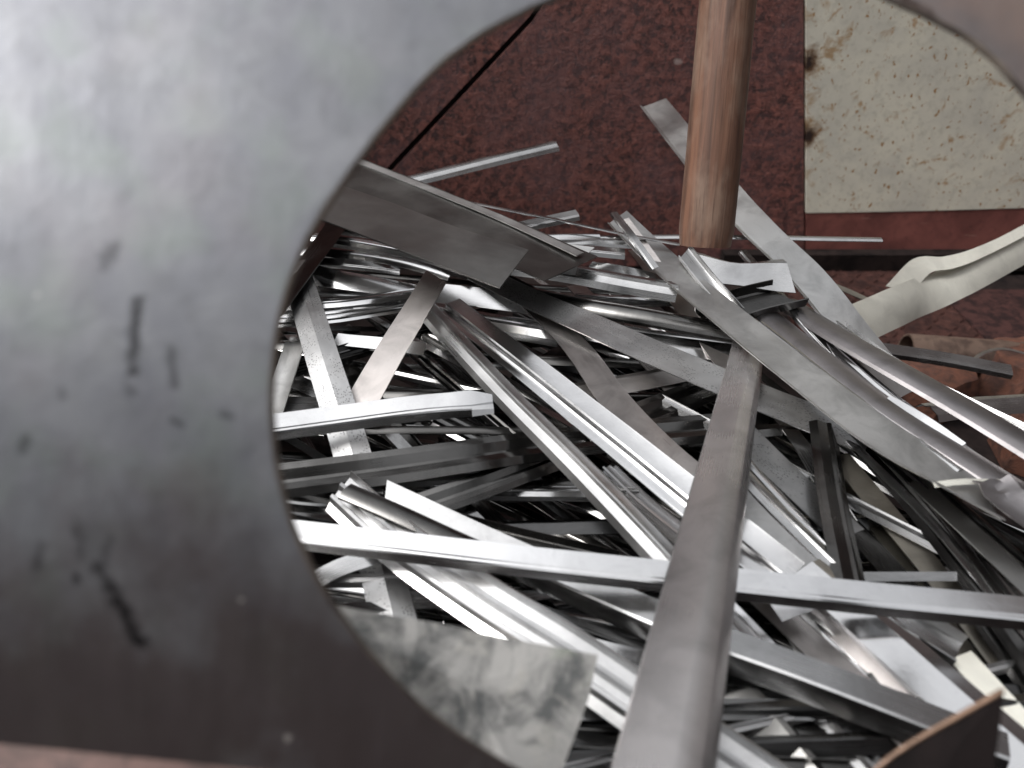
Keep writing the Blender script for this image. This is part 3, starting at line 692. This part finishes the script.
S('dark_ridged_strip', 'dark rolled strip lying along the ribbed bar at its upper end', 'steel profile',
  [(345, 489, .362), (400, 513, .358), (470, 545, .350), (520, 565, .345)], 20, 'hump', 'dark', 0)
S('curved_flat_strip', 'curved grey brown flat strip bending down to the central worn bar', 'steel strip',
  [(528, 300, .358), (575, 345, .352), (615, 400, .347), (660, 450, .343), (715, 495, .34), (850, 590, .335)], 27, 'flat', 'brown', [-8, 0, 4, 6], wob=.0006, twist=1, w1=1.3)
S('scuffed_strip', 'long scuffed marked strip running from the wide flat strip down under the central bar', 'steel strip',
  [(455, 262, .372), (520, 293, .368), (620, 337, .362), (700, 372, .352), (780, 405, .345), (870, 440, .34)], 25, 'flat', 'marked', [-4, 2, 4], wob=.0008, twist=1)
S('rounded_channel', 'blue grey rounded channel ending over the scuffed strip near the pile top', 'steel channel',
  [(470, 256, .37), (560, 268, .378), (679, 288, .378)], 17, 'ridge', 'steel', 10, wob=.0008)
S('dark_round_profile', 'dark rounded profile passing under the long grey flat strip', 'steel profile',
  [(530, 292, .352), (620, 309, .362), (740, 329, .36)], 15, 'round', 'dark', 6, wob=.0008)
# white level strips in the upper half of the heap
S('white_flat_strip', 'broad white strip starting beside the pointed tip', 'steel strip', [(425, 291, .362), (480, 297, .362), (545, 307, .360)], 19, 'flat', 'bright', ['sky', 0], cut=(0, .9))
S('white_flat_strip', 'bright level profile just beneath the broad white strip', 'steel strip', [(420, 308, .347), (490, 320, .347), (560, 332, .345)], 22, 'ridge', 'bright', ['sky', 0])
S('white_flat_strip', 'broad white strip passing under the scuffed strip towards the central bar', 'steel strip', [(560, 325, .325), (640, 340, .335), (745, 354, .338)], 20, 'lip', 'bright', ['sky', 0])
S('white_flat_strip', 'slim white strip below the dark rounded profile, its far end hidden', 'steel strip', [(575, 297, .345), (620, 300, .347), (672, 299, .347)], 12, 'hump', 'bright', ['sky', 0])
S('white_flat_strip', 'lower white strip hidden partly by the curved grey brown strip', 'steel strip', [(560, 332, .315), (620, 352, .318), (680, 366, .318)], 11, 'crown', 'bright', ['sky', 0])
S('patchy_strip', 'patchy bright strip right below the hole edge at left', 'steel strip', [(300, 270, .372), (350, 279, .366), (420, 291, .352)], 18, 'crown', 'bright', [26, 18, 6], wob=.003, twist=6)
tops = [((312, 236), (400, 250), (470, 272), 12, .385, ['sky', 0], 'ridge', 'bright'), ((300, 250), (380, 258), (450, 276), 9, .375, ['sky', 0], 'crown', 'bright'), ((325, 226), (380, 232), (440, 246), 10, .385, 12, 'angle', 'steel'),
        ((300, 262), (340, 262), (400, 268), 9, .37, 22, 'angle', 'steel'), ((395, 262), (450, 266), (500, 276), 6, .365, ['sky', 0], 'flat', 'bright'), ((280, 306), (350, 301), (440, 290), 13, .352, ['sky', 0], 'ridge', 'bright'),
        ((270, 322), (340, 316), (430, 300), 12, .342, ['sky', 0], 'ridge2', 'bright'), ((270, 291), (330, 289), (420, 292), 12, .345, 24, 'hump', 'steel'), ((335, 338), (380, 343), (425, 349), 12, .338, ['sky', 0], 'flat', 'bright'),
        ((590, 300), (640, 312), (700, 318), 9, .34, 16, 'flat', 'steel'), ((505, 262), (540, 270), (600, 276), 7, .362, 14, 'crown', 'steel'), ((560, 243), (600, 240), (640, 243), 8, .385, 14, 'ridge', 'steel'),
        ((490, 240), (540, 238), (600, 236), 7, .39, ['sky', 0], 'hump', 'bright'), ((510, 246), (560, 248), (625, 252), 8, .38, 8, 'angle', 'steel'), ((590, 265), (620, 270), (680, 283), 8, .365, 12, 'flat', 'steel')]
words = ['second lowest', 'uppermost broad']
tl = ['wide bright ridged strip right under the wide flat strip at upper left', 'slim bright strip below the uppermost ridged one at left', 'grey angle tucked against the wide flat strip at upper left',
      'grey angle beginning at the hole edge above the patchy strip', 'very slim white strip between the patchy strip and the wide flat strip', 'bright ridged profile crossing the marked strip, upper one',
      'bright double ridged profile crossing the marked strip, lower one', 'rounded grey profile right under the patchy strip', 'white flat strip ending behind the pointed strip',
      'slim grey strip between the dark rounded profile and the broad white strip', 'slim grey strip just under the square cut channel end', 'short ridged strip at the pile top left of the two thin upright strips',
      'bright rounded strip at the very top of the heap', 'slim angle at the pile top right of the square cut channel end', 'slim flat strip under the feet of the two thin upright strips']
for (a, b, c, ww, z, rl, pf, mt), lb in zip(tops, tl):
    S('level_strip', lb, 'steel strip', [(*a, z), (*b, z + .002), (*c, z)], ww, pf, mt, rl, group='strips lying level in the upper heap', wob=.0018, twist=4)
# left, lower
S('curled_offcut', 'small curled steel offcut at the left hole edge beside the marked strip', 'steel offcut', [(296, 342, .345), (285, 375, .335), (272, 415, .325)], 20, 'cup', 'matt', 10)
S('light_flat_strip', 'flat strip at the left hole edge behind the marked strip', 'steel strip', [(272, 372, .315), (300, 383, .31), (335, 398, .305)], 15, 'flat', 'steel', 8)
S('dark_strip', 'dark flat strip above the bright torn angle at the left hole edge', 'steel strip', [(262, 405, .32), (300, 404, .32), (360, 405, .315)], 16, 'flat', 'steel', -4)
S('level_strip', 'bright rounded bar just above the blotched plate, upper of two', 'steel profile', [(300, 577, .318), (400, 594, .318), (560, 622, .314)], 17, 'round', 'bright', 6)
S('level_strip', 'bright rounded bar just above the blotched plate, lower of two', 'steel profile', [(310, 598, .306), (400, 612, .306), (560, 646, .30)], 15, 'round', 'steel', 2)
S('grey_strip', 'grey strip rising from the left hole edge under the long white bar', 'steel strip', [(300, 590, .33), (345, 566, .335), (420, 545, .335)], 17, 'flat', 'steel', 6)
S('level_strip', 'rounded light profile passing under the central bar below the white bar', 'steel profile', [(500, 607, .322), (580, 622, .322), (700, 642, .32)], 22, 'round', 'steel', 4)
S('flat_offcut', 'light flat offcut left of the central bar over the ribbed bar', 'steel offcut', [(575, 648, .325), (620, 660, .325), (690, 676, .32)], 30, 'flat', 'steel', 12)
S('cut_offcut', 'brownish square cut offcut at the bottom edge beside the blotched plate', 'steel offcut', [(555, 690, .318), (590, 705, .318), (650, 718, .314)], 34, 'crown', 'olive', 6)
S('light_flat_strip', 'light flat strip along the bottom edge under the square cut offcut', 'steel strip', [(520, 735, .318), (590, 748, .318), (680, 762, .315)], 22, 'lip', 'steel', 20)
S('light_flat_strip', 'bright level strip at the bottom edge left of the central bar', 'steel strip', [(540, 762, .312), (600, 772, .312), (680, 790, .31)], 16, 'hump', 'bright', 16)
S('dark_profile', 'dark ridged profile crossing up to the left end of the long ridged bar', 'steel profile', [(395, 515, .33), (470, 488, .335), (560, 455, .33)], 24, 'valley', 'dark', 4)
S('level_strip', 'two toned strip between the dark profile and the dark crossing one', 'steel profile', [(390, 477, .326), (460, 473, .326), (540, 468, .32)], 16, 'ridge', 'steel', 6)
S('level_strip', 'dark rounded strip at the left hole edge below the dark profile', 'steel profile', [(275, 500, .325), (320, 505, .325), (400, 505, .32)], 22, 'ridge', 'steel', 2)
S('bright_foil', 'bright level strip below the two toned strip, ending under the ridged bar', 'steel strip', [(400, 492, .318), (500, 490, .318), (640, 492, .318)], 15, 'ridge', 'steel', 10)
S('grey_bar', 'dark grey level bar below the middle of the long ridged bar', 'steel profile', [(500, 488, .312), (600, 482, .315), (680, 478, .312)], 20, 'round', 'dark', 4)
S('ridged_strip', 'bright ribbed strip seen between ridged bar and white flanked channel', 'steel profile', [(600, 470, .318), (640, 508, .318), (705, 560, .32)], 28, 'ridge2', 'bright', 8)
# centre
S('pale_strip', 'pale beige strip rising to the right behind the curved strip', 'steel strip', [(540, 400, .325), (620, 386, .328), (720, 366, .325)], 17, 'lip', 'brown', 14)
S('dark_profile', 'dark ridged profile rising to the right behind the curved strip', 'steel profile', [(560, 448, .326), (640, 415, .33), (740, 375, .33)], 26, 'valley', 'dark', 6)
S('flat_strip', 'flat grey strip coming down behind the broad white strip', 'steel strip', [(575, 285, .335), (620, 330, .33), (680, 395, .32)], 15, 'flat', 'brown', -6)
S('flat_strip', 'grey angle coming down behind the wooden handle into the heap', 'steel strip', [(640, 250, .36), (690, 310, .345), (735, 372, .335)], 20, 'angle2', 'brown', -8)
S('flat_strip', 'upright grey strip under the mirror bright channel end', 'steel strip', [(700, 275, .355), (712, 330, .34), (720, 400, .32)], 16, 'flat', 'steel', 0)
S('dark_strip', 'dark diagonal strip crossing beneath the broad white strip', 'steel strip', [(500, 395, .30), (560, 352, .305), (610, 320, .30)], 15, 'flat', 'dark', 0)
# right, below the flat strip
S('black_profile', 'dark upright profile right of the central bar, standing across the diagonals', 'steel profile', [(828, 425, .345), (838, 490, .345), (862, 610, .345)], 26, 'ridge', 'dark', -30)
S('dark_diagonal', 'dark ridged profile running from the scuffed strip to the lower right edge', 'steel profile', [(850, 425, .335), (920, 500, .338), (990, 590, .34), (1070, 700, .34)], 26, 'ridge', 'dark', -4)
S('dark_diagonal', 'thin dark angle above the ridged profile at the lower right', 'steel angle', [(880, 440, .33), (950, 510, .335), (1050, 640, .335)], 17, 'angle2', 'dark', 2)
S('dark_diagonal', 'dark profile with a bright rounded edge at the far right edge', 'steel profile', [(910, 465, .33), (965, 520, .335), (1060, 660, .335)], 18, 'hump', 'steel', -12)
S('tan_strip', 'tan curved flat strip right of the dark upright profile', 'steel strip', [(838, 455, .325), (885, 512, .322), (940, 580, .32), (1010, 670, .32)], 21, 'flat', 'tan', [4, 8, 2, 4], wob=.0008)
S('tan_strip', 'narrow tan flat strip beneath the curved tan one', 'steel strip', [(845, 480, .31), (890, 545, .308), (950, 635, .306)], 14, 'flat', 'olive', 4)
S('dark_diagonal', 'black flat strip with a bright edge left of the curved tan strip', 'steel strip', [(835, 510, .318), (890, 570, .318), (950, 640, .316)], 22, 'flat', 'dark', -10)
S('grey_diagonal', 'broad light grey strip right of the central bar above the white bar', 'steel strip', [(700, 470, .345), (760, 522, .345), (850, 600, .345)], 36, 'flat', 'matt', 6)
S('grey_diagonal', 'thin ridged strip directly above the broad light grey one', 'steel profile', [(728, 455, .348), (770, 500, .348), (845, 575, .345)], 19, 'ridge', 'steel', -4)
S('marked_strip', 'marked grey flat strip meeting the dark upright profile', 'steel strip', [(735, 425, .335), (780, 470, .335), (850, 535, .33)], 27, 'flat', 'marked', -2)
S('grey_diagonal', 'dark angle between scuffed strip and marked strip', 'steel angle', [(765, 395, .33), (800, 440, .33), (850, 520, .33)], 18, 'angle2', 'steel', -6)
S('grey_diagonal', 'slim bright edged strip left of the marked grey one', 'steel profile', [(735, 445, .34), (790, 505, .34), (840, 560, .338)], 10, 'ridge', 'bright', -4)
S('white_flat_strip', 'short white strip right of the central bar just above the level white bar', 'steel strip', [(728, 520, .352), (760, 560, .352), (800, 615, .35)], 34, 'flat', 'bright', ['sky', 0])
# lower right
S('wide_channel', 'wide pale channel with a dark flank crossing the lower right', 'steel channel', [(800, 570, .345), (870, 632, .345), (940, 695, .345), (1060, 800, .345)], 64, 'trough', 'bright', ['sky', 0, 0], wob=.0008, twist=1)
S('grey_angle', 'grey angle left of the wide pale channel below the level white bar', 'steel angle', [(755, 585, .335), (830, 655, .335), (950, 768, .335)], 32, 'angle2', 'brown', -2)
S('pointed_offcut', 'dull grey pointed offcut under the grey angle', 'steel offcut', [(790, 610, .33), (815, 650, .33), (845, 712, .328)], 34, 'crown', 'matt', 8)
S('thin_bright_strip', 'thin white strip right of the central bar under the level white bar', 'steel strip', [(715, 588, .34), (760, 635, .335), (850, 730, .318)], 9, 'angle', 'bright', ['sky', 0])
S('thin_bright_strip', 'second thin white strip, left of its twin by the central bar', 'steel strip', [(705, 605, .335), (740, 640, .33), (830, 730, .312)], 9, 'angle', 'bright', ['sky', 0])
S('vee_profile', 'wide dull roof shaped profile at the bottom right of the central bar', 'steel profile', [(735, 665, .325), (790, 730, .33), (880, 840, .33)], 70, 'vee', 'dull', -12, thick=.002, cut=(.2, 0))
S('ridged_strip', 'ridged dark strip between the roof shaped profile and the pale channel', 'steel profile', [(800, 680, .322), (850, 732, .322), (920, 810, .322)], 34, 'ridge2', 'steel', -4)
S('round_end', 'round ended dark strip below the level white bar at right', 'steel strip', [(880, 605, .338), (915, 628, .338), (957, 655, .335)], 26, 'chan', 'steel', 0)
S('pale_strip', 'pale wide strip beyond the dark plate corner at the bottom right', 'steel strip', [(930, 610, .325), (980, 680, .325), (1060, 790, .325)], 34, 'crown', 'olive', -4)
S('pale_strip', 'pale cream strip at the bottom right corner of the picture', 'steel strip', [(960, 655, .335), (1010, 710, .335), (1080, 790, .335)], 24, 'flat', 'pale', 8)
S('grey_diagonal', 'dark strip along the right edge below the level white bar', 'steel strip', [(980, 610, .33), (1020, 665, .33), (1080, 750, .33)], 22, 'ridge', 'dark', 0)

# ------------------------------------------------------------------ deeper offcuts: one built per kind, then copied and turned
random.seed(5)
deep_kinds = []
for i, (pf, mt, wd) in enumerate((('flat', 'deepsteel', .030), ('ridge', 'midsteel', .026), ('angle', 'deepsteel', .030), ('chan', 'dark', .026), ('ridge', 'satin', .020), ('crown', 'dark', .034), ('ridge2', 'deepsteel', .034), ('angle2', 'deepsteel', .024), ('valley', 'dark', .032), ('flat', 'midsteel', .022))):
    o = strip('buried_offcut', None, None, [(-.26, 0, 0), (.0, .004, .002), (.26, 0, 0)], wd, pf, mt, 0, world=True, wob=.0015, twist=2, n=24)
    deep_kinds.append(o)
layers = [(.330, 14, 'mid'), (.325, 18, 'mid'), (.30, 34, 'mid'), (.26, 36, 'low'), (.20, 30, 'low'), (.14, 26, 'low'), (.07, 20, 'low')]
BUR = {'mid': ('buried steel offcut showing in the gaps between the upper strips of the heap', 'offcuts showing in the gaps of the heap'),
       'low': ('dark buried steel offcut deep down in the gaps of the heap', 'offcuts deep down in the gaps of the heap')}
def allowed(x, y):
    # right/upper outline of the heap in the picture
    if x < 560: return y > 246
    if x < 720: return y > 262
    return y > 300 + (x - 720) * .62
used = set()
for z, cnt, lay in layers:
    made = 0; tries = 0
    while made < cnt and tries < 4000:
        tries += 1
        px = random.uniform(250, 1060); py = random.uniform(235, 800)
        c = at_z(px, py, z)
        right = px > 700 and py > 400
        ang = R(random.gauss(-54, 9)) if right and random.random() < .9 else (R(random.gauss(-6, 9)) if random.random() < .62 else (R(random.gauss(-52, 9)) if random.random() < .7 else R(random.uniform(-90, 90))))
        L2 = random.uniform(1.0, 2.0)
        d = Vector((math.cos(ang), math.sin(ang), 0)); a, b = c - d * .26 * L2, c + d * .26 * L2
        if min(a.y, b.y) < .10: continue
        if not all(allowed(*proj(q)) for q in (a, c, b)): continue
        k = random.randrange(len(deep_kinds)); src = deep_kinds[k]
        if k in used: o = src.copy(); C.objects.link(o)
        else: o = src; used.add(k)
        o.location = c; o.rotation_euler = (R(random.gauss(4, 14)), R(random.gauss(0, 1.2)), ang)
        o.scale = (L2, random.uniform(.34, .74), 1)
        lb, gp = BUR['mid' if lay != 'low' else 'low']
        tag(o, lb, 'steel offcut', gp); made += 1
for k, o in enumerate(deep_kinds):
    if k not in used: bpy.data.objects.remove(o)
